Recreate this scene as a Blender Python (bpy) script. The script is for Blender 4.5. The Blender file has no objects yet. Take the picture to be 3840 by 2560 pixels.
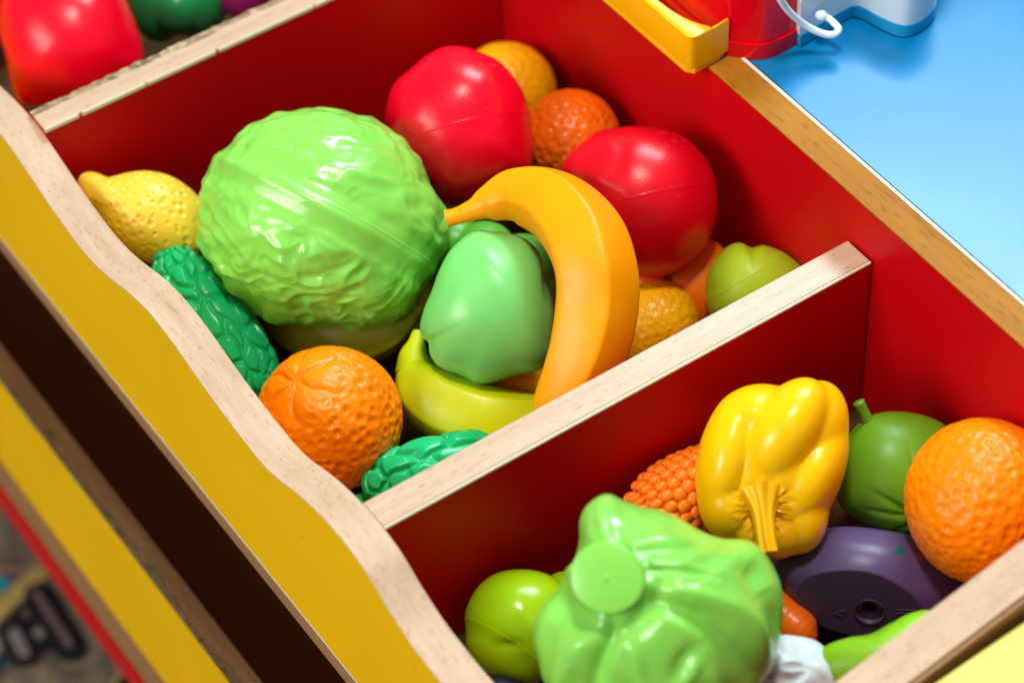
import bpy, bmesh, math, random
import numpy as np
from mathutils import Vector, Matrix

S = bpy.context.scene
C = S.collection
rad = math.radians

# ------------------------------------------------------------------ camera
CAM_ROT = Matrix(((0.5627580, -0.5913501, 0.5775885), (0.8256366, 0.4362090, -0.3578349), (-0.0403436, 0.6782527, 0.7337205)))
cam = bpy.data.cameras.new('camera')
co = bpy.data.objects.new('camera', cam); C.objects.link(co)
co.matrix_world = Matrix.Translation(Vector((0.702732, -0.362873, 0.968387))) @ CAM_ROT.to_4x4()
cam.lens = 99.026; cam.sensor_width = 36; cam.clip_start = .05; cam.clip_end = 60
cam.dof.use_dof = True; cam.dof.focus_distance = 1.345; cam.dof.aperture_fstop = 5.0
S.camera = co

# ------------------------------------------------------------------ light
w = bpy.data.worlds.new("World"); S.world = w; w.use_nodes = True
w.node_tree.nodes['Background'].inputs[0].default_value = (.93, .96, 1, 1)
w.node_tree.nodes['Background'].inputs[1].default_value = .19
def area(name, loc, target, size, sy, power, col):
    l = bpy.data.lights.new(name, 'AREA'); l.shape = 'RECTANGLE'; l.size = size; l.size_y = sy
    l.energy = power; l.color = col
    o = bpy.data.objects.new(name, l); C.objects.link(o); o.location = loc
    o.rotation_euler = (Vector(target)-Vector(loc)).to_track_quat('-Z', 'Y').to_euler()
    return o
area('window_light', (-1.0, 1.62, 2.18), (-.1, .15, 0), 1.2, .75, 72, (.72, .92, 1))
area('ceiling_light', (.0, .12, 2.3), (-.05, .12, 0), .28, .28, 30, (1, .95, .87))
area('room_light', (-.15, -2.3, 1.55), (-.05, .1, 0), 1.3, 1.0, 54, (1, .96, .9))
S.view_settings.view_transform = 'Standard'; S.view_settings.look = 'None'
S.view_settings.exposure = .12; S.view_settings.gamma = 1

# ------------------------------------------------------------------ noise
_rs = np.random.RandomState(7)
_perm = np.concatenate([_rs.permutation(256)]*3)
_grad = _rs.normal(size=(256, 3)); _grad /= np.linalg.norm(_grad, axis=1)[:, None]
def noise(p):
    p = np.asarray(p, float)
    i = np.floor(p).astype(int); f = p-i; i &= 255
    u = f*f*f*(f*(f*6-15)+10); r = 0
    for dx in (0, 1):
        for dy in (0, 1):
            for dz in (0, 1):
                h = _perm[_perm[_perm[(i[:, 0]+dx) & 255]+((i[:, 1]+dy) & 255)]+((i[:, 2]+dz) & 255)]
                g = _grad[h]
                d = g[:, 0]*(f[:, 0]-dx)+g[:, 1]*(f[:, 1]-dy)+g[:, 2]*(f[:, 2]-dz)
                r = r + d*(u[:, 0] if dx else 1-u[:, 0])*(u[:, 1] if dy else 1-u[:, 1])*(u[:, 2] if dz else 1-u[:, 2])
    return r*1.5
def fbm(p, o=3):
    return sum(noise(p*2**k+k*7.3)/2**k for k in range(o))
def sm(x, a, b):
    t = np.clip((x-a)/(b-a), 0, 1); return t*t*(3-2*t)
def unit(v): v = np.asarray(v, float); return v/np.linalg.norm(v)

# ------------------------------------------------------------------ materials
def mat(name):
    m = bpy.data.materials.new(name); m.use_nodes = True
    return m, m.node_tree, m.node_tree.nodes['Principled BSDF']
def nd(t, k, **kw):
    n = t.nodes.new(k)
    for a, b in kw.items():
        if a in n.inputs: n.inputs[a].default_value = b
        else: setattr(n, a, b)
    return n
def ramp(t, src, stops):
    r = t.nodes.new('ShaderNodeValToRGB'); e = r.color_ramp.elements
    while len(e) < len(stops): e.new(.5)
    for q, (p, c) in zip(e, stops): q.position = p; q.color = (*c, 1)
    t.links.new(src, r.inputs[0]); return r
def obco(t, sc=(1, 1, 1)):
    c = t.nodes.new('ShaderNodeTexCoord'); m = t.nodes.new('ShaderNodeMapping')
    m.inputs['Scale'].default_value = sc
    t.links.new(c.outputs['Object'], m.inputs[0]); return m.outputs[0]
def scuffs(t, src, sc, lo, gain, light):
    """fine rubbed streaks: lighter colour where a stretched noise peaks"""
    c = obco(t, sc); n = nd(t, 'ShaderNodeTexNoise', Scale=1., Detail=4., Distortion=.6); t.links.new(c, n.inputs['Vector'])
    n_ = nd(t, 'ShaderNodeTexNoise', Scale=22., Detail=2.); t.links.new(obco(t), n_.inputs['Vector'])
    a = ramp(t, n.outputs[0], [(lo, (0, 0, 0)), (lo+.07, (1, 1, 1))]); b_ = ramp(t, n_.outputs[0], [(.50, (0, 0, 0)), (.66, (gain, gain, gain))])
    m = nd(t, 'ShaderNodeMath', operation='MULTIPLY'); t.links.new(a.outputs[0], m.inputs[0]); t.links.new(b_.outputs[0], m.inputs[1])
    mx = nd(t, 'ShaderNodeMix', data_type='RGBA'); mx.inputs['B'].default_value = (*light, 1)
    t.links.new(m.outputs[0], mx.inputs['Factor']); t.links.new(src, mx.inputs['A']); return mx.outputs['Result']
def bump(t, b, src, dist, strength=1):
    n = nd(t, 'ShaderNodeBump'); n.inputs['Strength'].default_value = strength; n.inputs['Distance'].default_value = dist
    t.links.new(src, n.inputs['Height']); t.links.new(n.outputs[0], b.inputs['Normal'])
def plastic(name, col, rough=.34, var=.12, marks=(), sss=.0, micro=.00006, spec=.33):
    m, t, b = mat(name)
    co_ = obco(t)
    n = nd(t, 'ShaderNodeTexNoise', Scale=28., Detail=4.); t.links.new(co_, n.inputs['Vector'])
    a = tuple(x*(1-var) for x in col); c = tuple(min(1, x*(1+var)) for x in col)
    r = ramp(t, n.outputs[0], [(.3, a), (.7, c)]); out = scuffs(t, r.outputs[0], (90, 700, 380), .60, .30, tuple(min(1, x*.75+.13) for x in col))
    for (pt, rr, mc) in marks:       # paint scuffs rubbed off on the skin
        d = nd(t, 'ShaderNodeVectorMath', operation='DISTANCE'); d.inputs[1].default_value = pt
        nn = nd(t, 'ShaderNodeTexNoise', Scale=420., Detail=3.); t.links.new(co_, nn.inputs['Vector'])
        ad = nd(t, 'ShaderNodeMath', operation='MULTIPLY_ADD'); ad.inputs[1].default_value = rr*2.4
        t.links.new(nn.outputs[0], ad.inputs[0]); t.links.new(co_, d.inputs[0]); t.links.new(d.outputs['Value'], ad.inputs[2])
        rp = ramp(t, ad.outputs[0], [(0, (1, 1, 1)), (1, (0, 0, 0))])
        lt = nd(t, 'ShaderNodeMath', operation='LESS_THAN'); lt.inputs[1].default_value = rr*1.9
        t.links.new(ad.outputs[0], lt.inputs[0])
        mx = nd(t, 'ShaderNodeMix', data_type='RGBA'); mx.inputs['B'].default_value = (*mc, 1)
        t.links.new(lt.outputs[0], mx.inputs['Factor']); t.links.new(out, mx.inputs['A']); out = mx.outputs['Result']
        t.nodes.remove(rp)
    t.links.new(out, b.inputs['Base Color'])
    n2 = nd(t, 'ShaderNodeTexNoise', Scale=90., Detail=5.); t.links.new(co_, n2.inputs['Vector'])
    mr = nd(t, 'ShaderNodeMapRange'); mr.inputs['To Min'].default_value = rough*.8; mr.inputs['To Max'].default_value = rough*1.25
    t.links.new(n2.outputs[0], mr.inputs[0]); t.links.new(mr.outputs[0], b.inputs['Roughness'])
    n3 = nd(t, 'ShaderNodeTexNoise', Scale=900., Detail=2.); t.links.new(co_, n3.inputs['Vector'])
    bump(t, b, n3.outputs[0], micro); b.inputs['Specular IOR Level'].default_value = spec
    if sss:
        b.inputs['Subsurface Weight'].default_value = sss; b.inputs['Subsurface Radius'].default_value = (1, 1, .4)
        b.inputs['Subsurface Scale'].default_value = .006
    return m
def paint(name, col, rough=.35, var=.05, spec=.22, micro=.00008):
    m, t, b = mat(name); c0 = obco(t)
    n = nd(t, 'ShaderNodeTexNoise', Scale=9., Detail=5.); t.links.new(c0, n.inputs['Vector'])
    r = ramp(t, n.outputs[0], [(.3, tuple(x*(1-var) for x in col)), (.7, tuple(x*(1+var) for x in col))])
    v = nd(t, 'ShaderNodeTexVoronoi', Scale=42.); t.links.new(c0, v.inputs['Vector'])     # a few specks
    lt = nd(t, 'ShaderNodeMath', operation='LESS_THAN'); lt.inputs[1].default_value = .028
    t.links.new(v.outputs['Distance'], lt.inputs[0])
    mx = nd(t, 'ShaderNodeMix', data_type='RGBA'); mx.inputs['B'].default_value = (*[x*.4 for x in col], 1)
    t.links.new(lt.outputs[0], mx.inputs['Factor']); t.links.new(r.outputs[0], mx.inputs['A'])
    t.links.new(scuffs(t, mx.outputs['Result'], (60, 500, 500), .62, .22, tuple(min(1, x*.8+.06) for x in col)), b.inputs['Base Color'])
    n2 = nd(t, 'ShaderNodeTexNoise', Scale=25., Detail=6.); t.links.new(c0, n2.inputs['Vector'])
    mr = nd(t, 'ShaderNodeMapRange'); mr.inputs['To Min'].default_value = rough*.8; mr.inputs['To Max'].default_value = rough*1.3
    t.links.new(n2.outputs[0], mr.inputs[0]); t.links.new(mr.outputs[0], b.inputs['Roughness'])
    n3 = nd(t, 'ShaderNodeTexNoise', Scale=1300., Detail=2.); t.links.new(c0, n3.inputs['Vector'])
    bump(t, b, n3.outputs[0], micro); b.inputs['Specular IOR Level'].default_value = spec
    return m
def wood(name, light, dark, fleck, axis, rough=.30, dash=.61, spec=.30):
    m, t, b = mat(name)
    st = [190., 190., 190.]; st[axis] = 9.
    c0 = obco(t, st); n = nd(t, 'ShaderNodeTexNoise', Scale=1., Detail=6., Roughness=.6); t.links.new(c0, n.inputs['Vector'])
    r = ramp(t, n.outputs[0], [(.28, dark), (.72, light)])
    st2 = [950., 950., 950.]; st2[axis] = 130.
    c2 = obco(t, st2); n2 = nd(t, 'ShaderNodeTexNoise', Scale=1., Detail=1.); t.links.new(c2, n2.inputs['Vector'])
    f = ramp(t, n2.outputs[0], [(dash, (0, 0, 0)), (dash+.10, (.55, .55, .55))])
    mx = nd(t, 'ShaderNodeMix', data_type='RGBA'); mx.inputs['B'].default_value = (*fleck, 1)
    t.links.new(f.outputs[0], mx.inputs['Factor']); t.links.new(r.outputs[0], mx.inputs['A'])
    c3 = obco(t, (12, 12, 12)); n3 = nd(t, 'ShaderNodeTexNoise', Scale=1., Detail=3.); t.links.new(c3, n3.inputs['Vector'])
    mm = nd(t, 'ShaderNodeMix', data_type='RGBA', blend_type='MULTIPLY'); mm.inputs['Factor'].default_value = .5
    r3 = ramp(t, n3.outputs[0], [(.3, (.80, .74, .68)), (.7, (1, .99, .97))])
    t.links.new(mx.outputs['Result'], mm.inputs['A']); t.links.new(r3.outputs[0], mm.inputs['B'])
    t.links.new(mm.outputs['Result'], b.inputs['Base Color']); b.inputs['Roughness'].default_value = rough
    bump(t, b, n2.outputs[0], .00003); b.inputs['Specular IOR Level'].default_value = spec
    return m
def chip(name):
    m, t, b = mat(name); c0 = obco(t, (520, 260, 520))
    v = nd(t, 'ShaderNodeTexVoronoi', Scale=1.); t.links.new(c0, v.inputs['Vector'])
    s = nd(t, 'ShaderNodeSeparateColor'); t.links.new(v.outputs['Color'], s.inputs[0])
    r = ramp(t, s.outputs[0], [(0, (.12, .08, .04)), (.25, (.24, .16, .085)), (.7, (.38, .27, .15)), (1, (.52, .41, .26))])
    t.links.new(r.outputs[0], b.inputs['Base Color']); b.inputs['Roughness'].default_value = .9
    bump(t, b, s.outputs[0], .0006)
    return m

M_red = paint('red laminate', (.58, .0012, .0055), .40, .05, .16)
M_yel = paint('yellow laminate', (.90, .53, .0006), .5, .05, .08)
M_blue = paint('blue laminate', (.0001, .185, .44), .25, .03, .42, .00002)
BE = ((.63, .46, .325), (.52, .35, .235), (.36, .19, .12))
M_beX = wood('beech band along the front', *BE, 0)
M_beY = wood('beech band along the divider', *BE, 1)
M_oak = wood('honey beech band', (.47, .20, .018), (.34, .13, .010), (.19, .07, .006), 0, .5, .60, .1)
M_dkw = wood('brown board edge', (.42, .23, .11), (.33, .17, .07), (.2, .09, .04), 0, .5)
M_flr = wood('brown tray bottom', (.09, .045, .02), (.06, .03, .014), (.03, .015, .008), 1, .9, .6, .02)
M_chip = chip('raw chipboard')
M_chip2 = wood('worn chipboard', (.22, .16, .08), (.09, .06, .03), (.04, .025, .012), 0, .9, .5, .1)
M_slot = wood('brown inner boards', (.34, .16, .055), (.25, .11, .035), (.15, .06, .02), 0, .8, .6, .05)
M_cream = paint('cream laminate edge', (.78, .72, .55), .4)
M_black = paint('dark gap', (.02, .012, .008), .8)

# ------------------------------------------------------------------ object helpers
def tag(o, label=None, cat=None, group=None, kind=None):
    if label: o['label'] = label
    if cat: o['category'] = cat
    if group: o['group'] = group
    if kind: o['kind'] = kind
    return o
def mesh_obj(name, verts, faces, m, parent=None, loc=(0, 0, 0), rot=None, smooth=True):
    me = bpy.data.meshes.new(name)
    verts = np.asarray(verts, dtype=np.float32)
    if isinstance(faces, np.ndarray):
        n, k = faces.shape
        me.vertices.add(len(verts)); me.vertices.foreach_set('co', verts.ravel())
        me.loops.add(n*k); me.loops.foreach_set('vertex_index', faces.astype(np.int32).ravel())
        me.polygons.add(n); me.polygons.foreach_set('loop_start', np.arange(0, n*k, k, dtype=np.int32))
        me.update(calc_edges=True)
    else:
        me.from_pydata([tuple(map(float, v)) for v in verts], [], faces); me.update()
    me.materials.append(m)
    me.polygons.foreach_set('use_smooth', np.full(len(me.polygons), smooth))
    o = bpy.data.objects.new(name, me); C.objects.link(o)
    mw = Matrix.Translation(loc) @ (rot.to_4x4() if rot is not None else Matrix.Identity(4))
    if parent is not None:
        o.parent = parent; o.matrix_local = parent.matrix_basis.inverted() @ mw
    else: o.matrix_basis = mw
    return o
def empty(name, loc, label, cat, group=None):
    o = bpy.data.objects.new(name, None); C.objects.link(o); o.location = loc; o.empty_display_size = .02
    o.matrix_basis = Matrix.Translation(loc)
    return tag(o, label, cat, group)
def bevel_box(name, a, b, m, parent, bev=.0006):
    a = Vector(a); b = Vector(b); c = (a+b)/2
    bm = bmesh.new(); bmesh.ops.create_cube(bm, size=1)
    for v in bm.verts: v.co = Vector((v.co.x*(b.x-a.x), v.co.y*(b.y-a.y), v.co.z*(b.z-a.z)))+c
    if bev: bmesh.ops.bevel(bm, geom=bm.edges[:], offset=bev, segments=2, affect='EDGES')
    me = bpy.data.meshes.new(name); bm.to_mesh(me); bm.free(); me.materials.append(m)
    o = bpy.data.objects.new(name, me); C.objects.link(o)
    if parent is not None: o.parent = parent; o.matrix_local = parent_world(parent).inverted()
    return o
def parent_world(p):
    m = p.matrix_basis.copy() if p.parent is None else parent_world(p.parent) @ p.matrix_parent_inverse @ p.matrix_basis
    return m
def put(name, bm, m, parent=None, smooth=False):
    me = bpy.data.meshes.new(name); bmesh.ops.recalc_face_normals(bm, faces=bm.faces[:]); bm.to_mesh(me); bm.free(); me.materials.append(m)
    if smooth: me.polygons.foreach_set('use_smooth', np.full(len(me.polygons), True))
    o = bpy.data.objects.new(name, me); C.objects.link(o)
    if parent is not None: o.parent = parent; o.matrix_local = parent_world(parent).inverted()
    return o
_ico = {}
def ico(k):
    if k not in _ico:
        bm = bmesh.new(); bmesh.ops.create_icosphere(bm, subdivisions=k, radius=1)
        v = np.array([x.co[:] for x in bm.verts]); v /= np.linalg.norm(v, axis=1)[:, None]
        f = np.array([[q.index for q in x.verts] for x in bm.faces]); bm.free(); _ico[k] = (v, f)
    return _ico[k]
def normals(v, f):
    n = np.cross(v[f[:, 1]]-v[f[:, 0]], v[f[:, 2]]-v[f[:, 0]])
    o = np.zeros_like(v)
    for k in range(3):
        for c in range(3): o[:, c] += np.bincount(f[:, k], n[:, c], len(v))
    return o/(np.linalg.norm(o, axis=1)[:, None]+1e-12)
# star-shaped solids ---------------------------------------------------
def outline_r(pts):
    """radius as a function of angle from a closed outline round the origin"""
    pts = np.array(pts, float); n = len(pts); P = []
    for i in range(n):
        p0, p1, p2, p3 = pts[i-1], pts[i], pts[(i+1) % n], pts[(i+2) % n]
        for t in np.linspace(0, 1, 12, endpoint=False):
            P.append(.5*((2*p1)+(p2-p0)*t+(2*p0-5*p1+4*p2-p3)*t*t+(3*p1-p0-3*p2+p3)*t**3))
    P = np.array(P); a = np.arctan2(P[:, 1], P[:, 0]); r = np.hypot(P[:, 0], P[:, 1])
    o = np.argsort(a); a, r = a[o], r[o]
    g = np.linspace(-math.pi, math.pi, 721)
    rr = np.interp(g, np.concatenate([a-2*math.pi, a, a+2*math.pi]), np.concatenate([r, r, r]))
    k = np.exp(-np.linspace(-2, 2, 13)**2); k /= k.sum()
    rr = np.convolve(np.concatenate([rr[-13:-1], rr, rr[1:13]]), k, 'same')[12:-12]
    return lambda t: np.interp(t, g, rr)
def blob(sub, pts, depth, front=None, power=2.0, rim=1.0):
    v, f = ico(sub); R = outline_r(pts)
    th = np.arctan2(v[:, 1], v[:, 0]); s = np.hypot(v[:, 0], v[:, 1]); c = v[:, 2]
    n = (s**power+np.abs(c)**power)**(1/power); s, c = s/n, c/n
    rr = R(th)
    m = (R(np.array([0, math.pi/2, math.pi, -math.pi/2]))).mean()
    rr = rr*s**rim + m*(1-s**rim)
    dz = np.where(c > 0, front or depth, depth)
    return np.stack([s*rr*np.cos(th), s*rr*np.sin(th), c*dz], 1), f
def lobes(sub, L, k=.06):
    """smooth union of ellipsoids seen from the origin: L = (centre, radii, in-plane angle)"""
    v, f = ico(sub); T = []
    for c, r, a in L:
        c = np.array(c, float); r = np.array(r, float)*np.ones(3)
        ca, sa = math.cos(rad(a)), math.sin(rad(a))
        Q = np.array([[ca, sa, 0], [-sa, ca, 0], [0, 0, 1]])
        d = (v@Q.T)/r; cc = (Q@c)/r
        A = (d*d).sum(1); B = d@cc; D = B*B-A*((cc@cc)-1)
        T.append(np.where(D > 0, (B+np.sqrt(np.maximum(D, 0)))/A, 0))
    T = np.array(T); m = T.max(0); kk = k*m.mean()
    t = m+kk*np.log(np.exp((T-m)/kk).sum(0))-kk*.3
    return v*t[:, None], f
def pits(v, n, depth, width, seed, mask=None, rim=.25):
    rs = np.random.RandomState(seed); r = v/np.linalg.norm(v, axis=1)[:, None]
    i = np.arange(n)+.5; ph = np.arccos(1-2*i/n); th = math.pi*(1+5**.5)*i
    c = np.stack([np.cos(th)*np.sin(ph), np.sin(th)*np.sin(ph), np.cos(ph)], 1)
    c += rs.normal(size=c.shape)*.9/math.sqrt(n); c /= np.linalg.norm(c, axis=1)[:, None]
    amp = rs.uniform(.45, 1.15, n); wd = rs.uniform(.75, 1.2, n)*width
    out = np.zeros(len(r))
    for a in range(0, len(r), 20000):
        d = np.sqrt(np.maximum(2-2*(r[a:a+20000]@c.T), 0)); j = d.argmin(1)
        q = d[np.arange(len(j)), j]/wd[j]
        out[a:a+20000] = amp[j]*(-np.exp(-q**2*1.6)+rim*np.exp(-((q-1.5)/.45)**2))
    if mask is not None: out *= mask
    return out*depth
def seam(v, n, off=0., wid=.0006, h=.00022):
    d = v@unit(n)-off
    return h*np.exp(-(d/wid)**2)
def disp(v, f, h): return v+normals(v, f)*np.asarray(h)[:, None]
VB = CAM_ROT          # the axes in which each piece of fruit was measured: x along, y up its face, z out of it
def fruit(name, vf, m, loc, label, cat, group=None, rot=None, extra=None):
    v, f = vf
    R = VB if rot is None else VB @ rot
    if extra is None:
        o = mesh_obj(name, v, f, m, None, loc, R)
        tag(o, label, cat, group); return o
    e = empty(name, loc, label, cat, group)
    e.matrix_basis = Matrix.Translation(loc) @ R.to_4x4()
    b = mesh_obj(extra, v, f, m); b.parent = e
    return e
def child(name, v, f, m, e, smooth=True):
    o = mesh_obj(name, v, f, m, smooth=smooth); o.parent = e; return o
def eul(x, y, z): return Matrix.Rotation(rad(z), 3, 'Z') @ Matrix.Rotation(rad(y), 3, 'Y') @ Matrix.Rotation(rad(x), 3, 'X')
# tubes ----------------------------------------------------------------
def spline(P, n):
    P = np.array(P, float); P = np.vstack([2*P[0]-P[1], P, 2*P[-1]-P[-2]]); out = []
    m = len(P)-3
    for u in np.linspace(0, m, n):
        i = min(int(u), m-1); t = u-i; p0, p1, p2, p3 = P[i:i+4]
        out.append(.5*((2*p1)+(p2-p0)*t+(2*p0-5*p1+4*p2-p3)*t*t+(3*p1-p0-3*p2+p3)*t**3))
    return np.array(out)
def tube(P, R, n=80, k=48, sect=None, caps=True, start=None):
    """P path points, R radii at them, sect(u, angle)->factor"""
    Q = spline(np.hstack([np.array(P, float), np.array(R, float)[:, None]]), n)
    c = Q[:, :3]; r = np.maximum(Q[:, 3], 1e-5)
    T = np.gradient(c, axis=0); T /= np.linalg.norm(T, axis=1)[:, None]
    a = np.array(start if start is not None else (0, 0, 1.)); N = a-T[0]*(a@T[0]); N /= np.linalg.norm(N)
    V = []; ang = np.linspace(0, 2*math.pi, k, endpoint=False)
    for i in range(n):
        N = N-T[i]*(N@T[i]); N /= np.linalg.norm(N); B = np.cross(T[i], N)
        rr = r[i]*(sect(i/(n-1), ang) if sect else 1)*np.ones(k)
        V.append(c[i]+rr[:, None]*(np.cos(ang)[:, None]*N+np.sin(ang)[:, None]*B))
    V = np.vstack(V); i = np.arange(n-1)[:, None]*k; j = np.arange(k)[None]; j2 = (j+1) % k
    F = np.stack([(i+j), (i+j2), (i+k+j2), (i+k+j)], -1).reshape(-1, 4)
    F = np.vstack([F[:, [0, 1, 2]], F[:, [0, 2, 3]]])
    if caps:
        V = np.vstack([V, c[0], c[-1]]); s, e = len(V)-2, len(V)-1; jj = np.arange(k); j2 = (jj+1) % k
        F = np.vstack([F, np.stack([np.full(k, s), j2, jj], 1), np.stack([np.full(k, e), (n-1)*k+jj, (n-1)*k+j2], 1)])
    return V, F
def cells(u, a, nu, na, seed, el=1.0):
    """F2-F1 of a jittered grid on a cylinder: u in 0..1 along, a in 0..2pi round"""
    rs = np.random.RandomState(seed); gx = rs.rand(nu+4, na, 2)
    U = u*nu; A = a/(2*math.pi)*na; iu = np.floor(U).astype(int); ia = np.floor(A).astype(int)
    d = []
    for du in (-1, 0, 1):
        for da in (-1, 0, 1):
            x = np.clip(iu+du+1, 0, nu+3); y = (ia+da) % na; j = gx[x, y]
            d.append(np.hypot((iu+du+.15+.7*j[..., 0]-U)*el, ia+da+.15+.7*j[..., 1]-A))
    d = np.sort(np.array(d), 0); return d[1]-d[0], d[0]

# =================================================================== the market stand
D = .2780
stand = empty('toy_market_stand', (-.1, .13, -.5), 'wooden toy market stand with red trays, wavy yellow front board and blue counter', 'toy stand')
PROF = [(-.80,-.006),(-.75,-.004),(-.68,-.012),(-.60,-.018),(-.52,-.004),(-.50,-.004),(-.46,-.010),(-.425,-.019),(-.40,-.014),(-.374,-.008),(-.355,-.0045),(-.340,-.0035),(-.324,-.0048),(-.308,-.009),(-.289,-.0145),(-.272,-.018),(-.257,-.020),(-.242,-.0195),(-.225,-.0155),(-.205,-.0085),(-.190,-.0048),(-.177,-.0036),(-.162,-.0046),(-.144,-.0083),(-.128,-.012),(-.110,-.0148),(-.095,-.0162),(-.080,-.0170),(-.066,-.0145),(-.050,-.0082),(-.036,-.0035),(-.020,-.0002),(-.006,.0006),(.006,-.0006),(.016,-.0035),(.031,-.0115),(.047,-.0172),(.062,-.0192),(.078,-.020),(.100,-.018),(.125,-.012),(.150,-.008),(.165,-.012),(.185,-.022),(.2005,-.0245)]
pp = np.array(PROF); q = spline(np.c_[pp, pp[:, 0]*0], 420)[:, :2]
def ribbon_board(name, prof, y0, y1, zb, m, parent, drop=0.):
    bm = bmesh.new(); n = len(prof)
    g = [[bm.verts.new((x, y, z)) for (x, z) in [(a, b-drop) for a, b in prof]] for y in (y0, y1)]
    h = [[bm.verts.new((x, y, zb if not callable(zb) else zb(z))) for (x, z) in prof] for y in (y0, y1)]
    for i in range(n-1):
        bm.faces.new((g[0][i], g[0][i+1], g[1][i+1], g[1][i]))
        bm.faces.new((h[0][i], h[1][i], h[1][i+1], h[0][i+1]))
        bm.faces.new((g[0][i], h[0][i], h[0][i+1], g[0][i+1]))
        bm.faces.new((g[1][i], g[1][i+1], h[1][i+1], h[1][i]))
    for i in (0, n-1): bm.faces.new((g[0][i], g[1][i], h[1][i], h[0][i]))
    return put(name, bm, m, parent)
fb = ribbon_board('front_board', q, -.0178, -.0002, -.1125, M_yel, stand, .0008)
eb = ribbon_board('edge_band', q, -.0181, .0002, lambda z: z-.0007, M_beX, fb)
eb.data.polygons.foreach_set('use_smooth', np.full(len(eb.data.polygons), False))
bevel_box('edge_line', (-.8, -.0181, -.1136), (.2005, -.0168, -.1123), M_cream, fb, .0003)
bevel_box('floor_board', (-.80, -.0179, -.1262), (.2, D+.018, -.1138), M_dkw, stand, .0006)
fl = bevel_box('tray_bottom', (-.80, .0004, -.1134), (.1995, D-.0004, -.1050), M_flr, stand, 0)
# back board and its rail
bb = bevel_box('back_board', (-.80, D, -.1134), (.42, D+.0175, .0292), M_red, stand, 0)
bevel_box('edge_band', (-.80, D-.0002, .0294), (.42, D+.0165, .0301), M_oak, bb, .0003)
bevel_box('laminate_edge', (-.80, D+.0166, .0290), (.42, D+.0184, .0307), M_cream, bb, .0004)
ct = bevel_box('counter_top', (-1.2, D+.0186, .012), (.9, 1.15, .0295), M_blue, stand, .001)
# plain divider between the two nearest trays
dv = bevel_box('divider_board', (-.0175, .0004, -.1048), (-.0005, D-.0012, -.0010), M_red, stand, 0)
bevel_box('edge_band', (-.0181, .0004, -.0009), (-.0012, D-.0012, .0002), M_beY, dv, .0004)
bevel_box('laminate_edge', (-.0011, .0004, -.0014), (.0001, D-.0012, .0004), M_cream, dv, .0004)
# chipped divider
dc = bevel_box('divider_board', (-.3395, .0004, -.1048), (-.3215, D-.0012, -.0022), M_red, stand, 0)
dc['label'] = 'divider with its top edge chipped to bare chipboard'
ys = np.linspace(.0006, D-.0012, 330)
le = -.3343+.0013*noise(np.c_[ys*60, ys*0, ys*0+.5])+.0006*noise(np.c_[ys*300, ys*0+3, ys*0])
bm = bmesh.new(); a = []
for y, x in zip(ys, le):
    a.append([bm.verts.new(c) for c in ((x, y, -.0019), (x, y, .0001), (-.3224, y, .0001), (-.3224, y, -.0019))])
for i in range(len(a)-1):
    for k in range(4): bm.faces.new((a[i][k], a[i+1][k], a[i+1][(k+1) % 4], a[i][(k+1) % 4]))
bm.faces.new(a[0]); bm.faces.new(a[-1]); put('edge_band', bm, M_beY, dc)
nx, ny = 16, 420; X_, Y_ = np.meshgrid(np.linspace(-.3410, -.3325, nx), np.linspace(.0006, D-.0012, ny), indexing='ij')
pt = np.c_[X_.ravel(), Y_.ravel(), 0*X_.ravel()]
hz = -.0006+.0005*noise(pt*420)+.0006*noise(pt*170+5)+.0003*noise(pt*1100)
edge = (X_.ravel()+.3408)/.0073
hz = hz-np.where(edge < .2, .0045*(1-edge/.2)**.5*1, 0)
V = np.c_[X_.ravel()+.0010*noise(pt*150+9)*(edge < .5), Y_.ravel(), hz]
F = [(i*ny+j, (i+1)*ny+j, (i+1)*ny+j+1, i*ny+j+1) for i in range(nx-1) for j in range(ny-1)]
cb = mesh_obj('chipboard_edge', V, F, M_chip); cb.parent = dc; cb.matrix_local = parent_world(dc).inverted()
segs = [(.0004, .0200), (.0220, .059), (.0596, .1010), (.1028, .161), (.1616, D-.0012)]
for s0, s1 in segs: bevel_box('laminate_edge', (-.3224, s0, -.0024), (-.3212, s1, .0004), M_cream, dc, .0004)
# end board, its top slopes up to the back
def sloped(name, x0, x1, y0, y1, zb, f0, f1, m, parent):
    bm = bmesh.new(); c = [(x0, y0, zb), (x1, y0, zb), (x1, y1, zb), (x0, y1, zb), (x0, y0, f0), (x1, y0, f0), (x1, y1, f1), (x0, y1, f1)]
    v = [bm.verts.new(p) for p in c]
    for f in ((3, 2, 1, 0), (4, 5, 6, 7), (0, 1, 5, 4), (1, 2, 6, 5), (2, 3, 7, 6), (3, 0, 4, 7)): bm.faces.new([v[i] for i in f])
    return put(name, bm, m, parent)
SL = lambda y: .205*(y-.127)
en = sloped('end_board', .1805, .1995, .0003, D-.0004, -.1048, SL(0)-.001, SL(D)-.001, M_red, stand)
sloped('edge_band', .1800, .2000, .0003, D-.0004, SL(0)-.0009, SL(0), SL(D), M_beY, en)
bpy.data.objects.remove(bpy.data.objects[en.children[0].name]); 
bm = bmesh.new(); c = []
for y in (.0003, D-.0004):
    for x, dz in ((.1799, -.0009), (.1799, .0001), (.2002, .0001), (.2002, -.0009)): c.append(bm.verts.new((x, y, SL(y)+dz)))
for k in range(4): bm.faces.new((c[k], c[(k+1) % 4], c[4+(k+1) % 4], c[4+k]))
bm.faces.new(c[:4]); bm.faces.new(c[4:]); put('edge_band', bm, M_beY, en)
sloped('outer_panel', .2002, .2022, .0, D, -.13, SL(0)-.0016, SL(D)-.0016, M_dkw, en)
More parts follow.
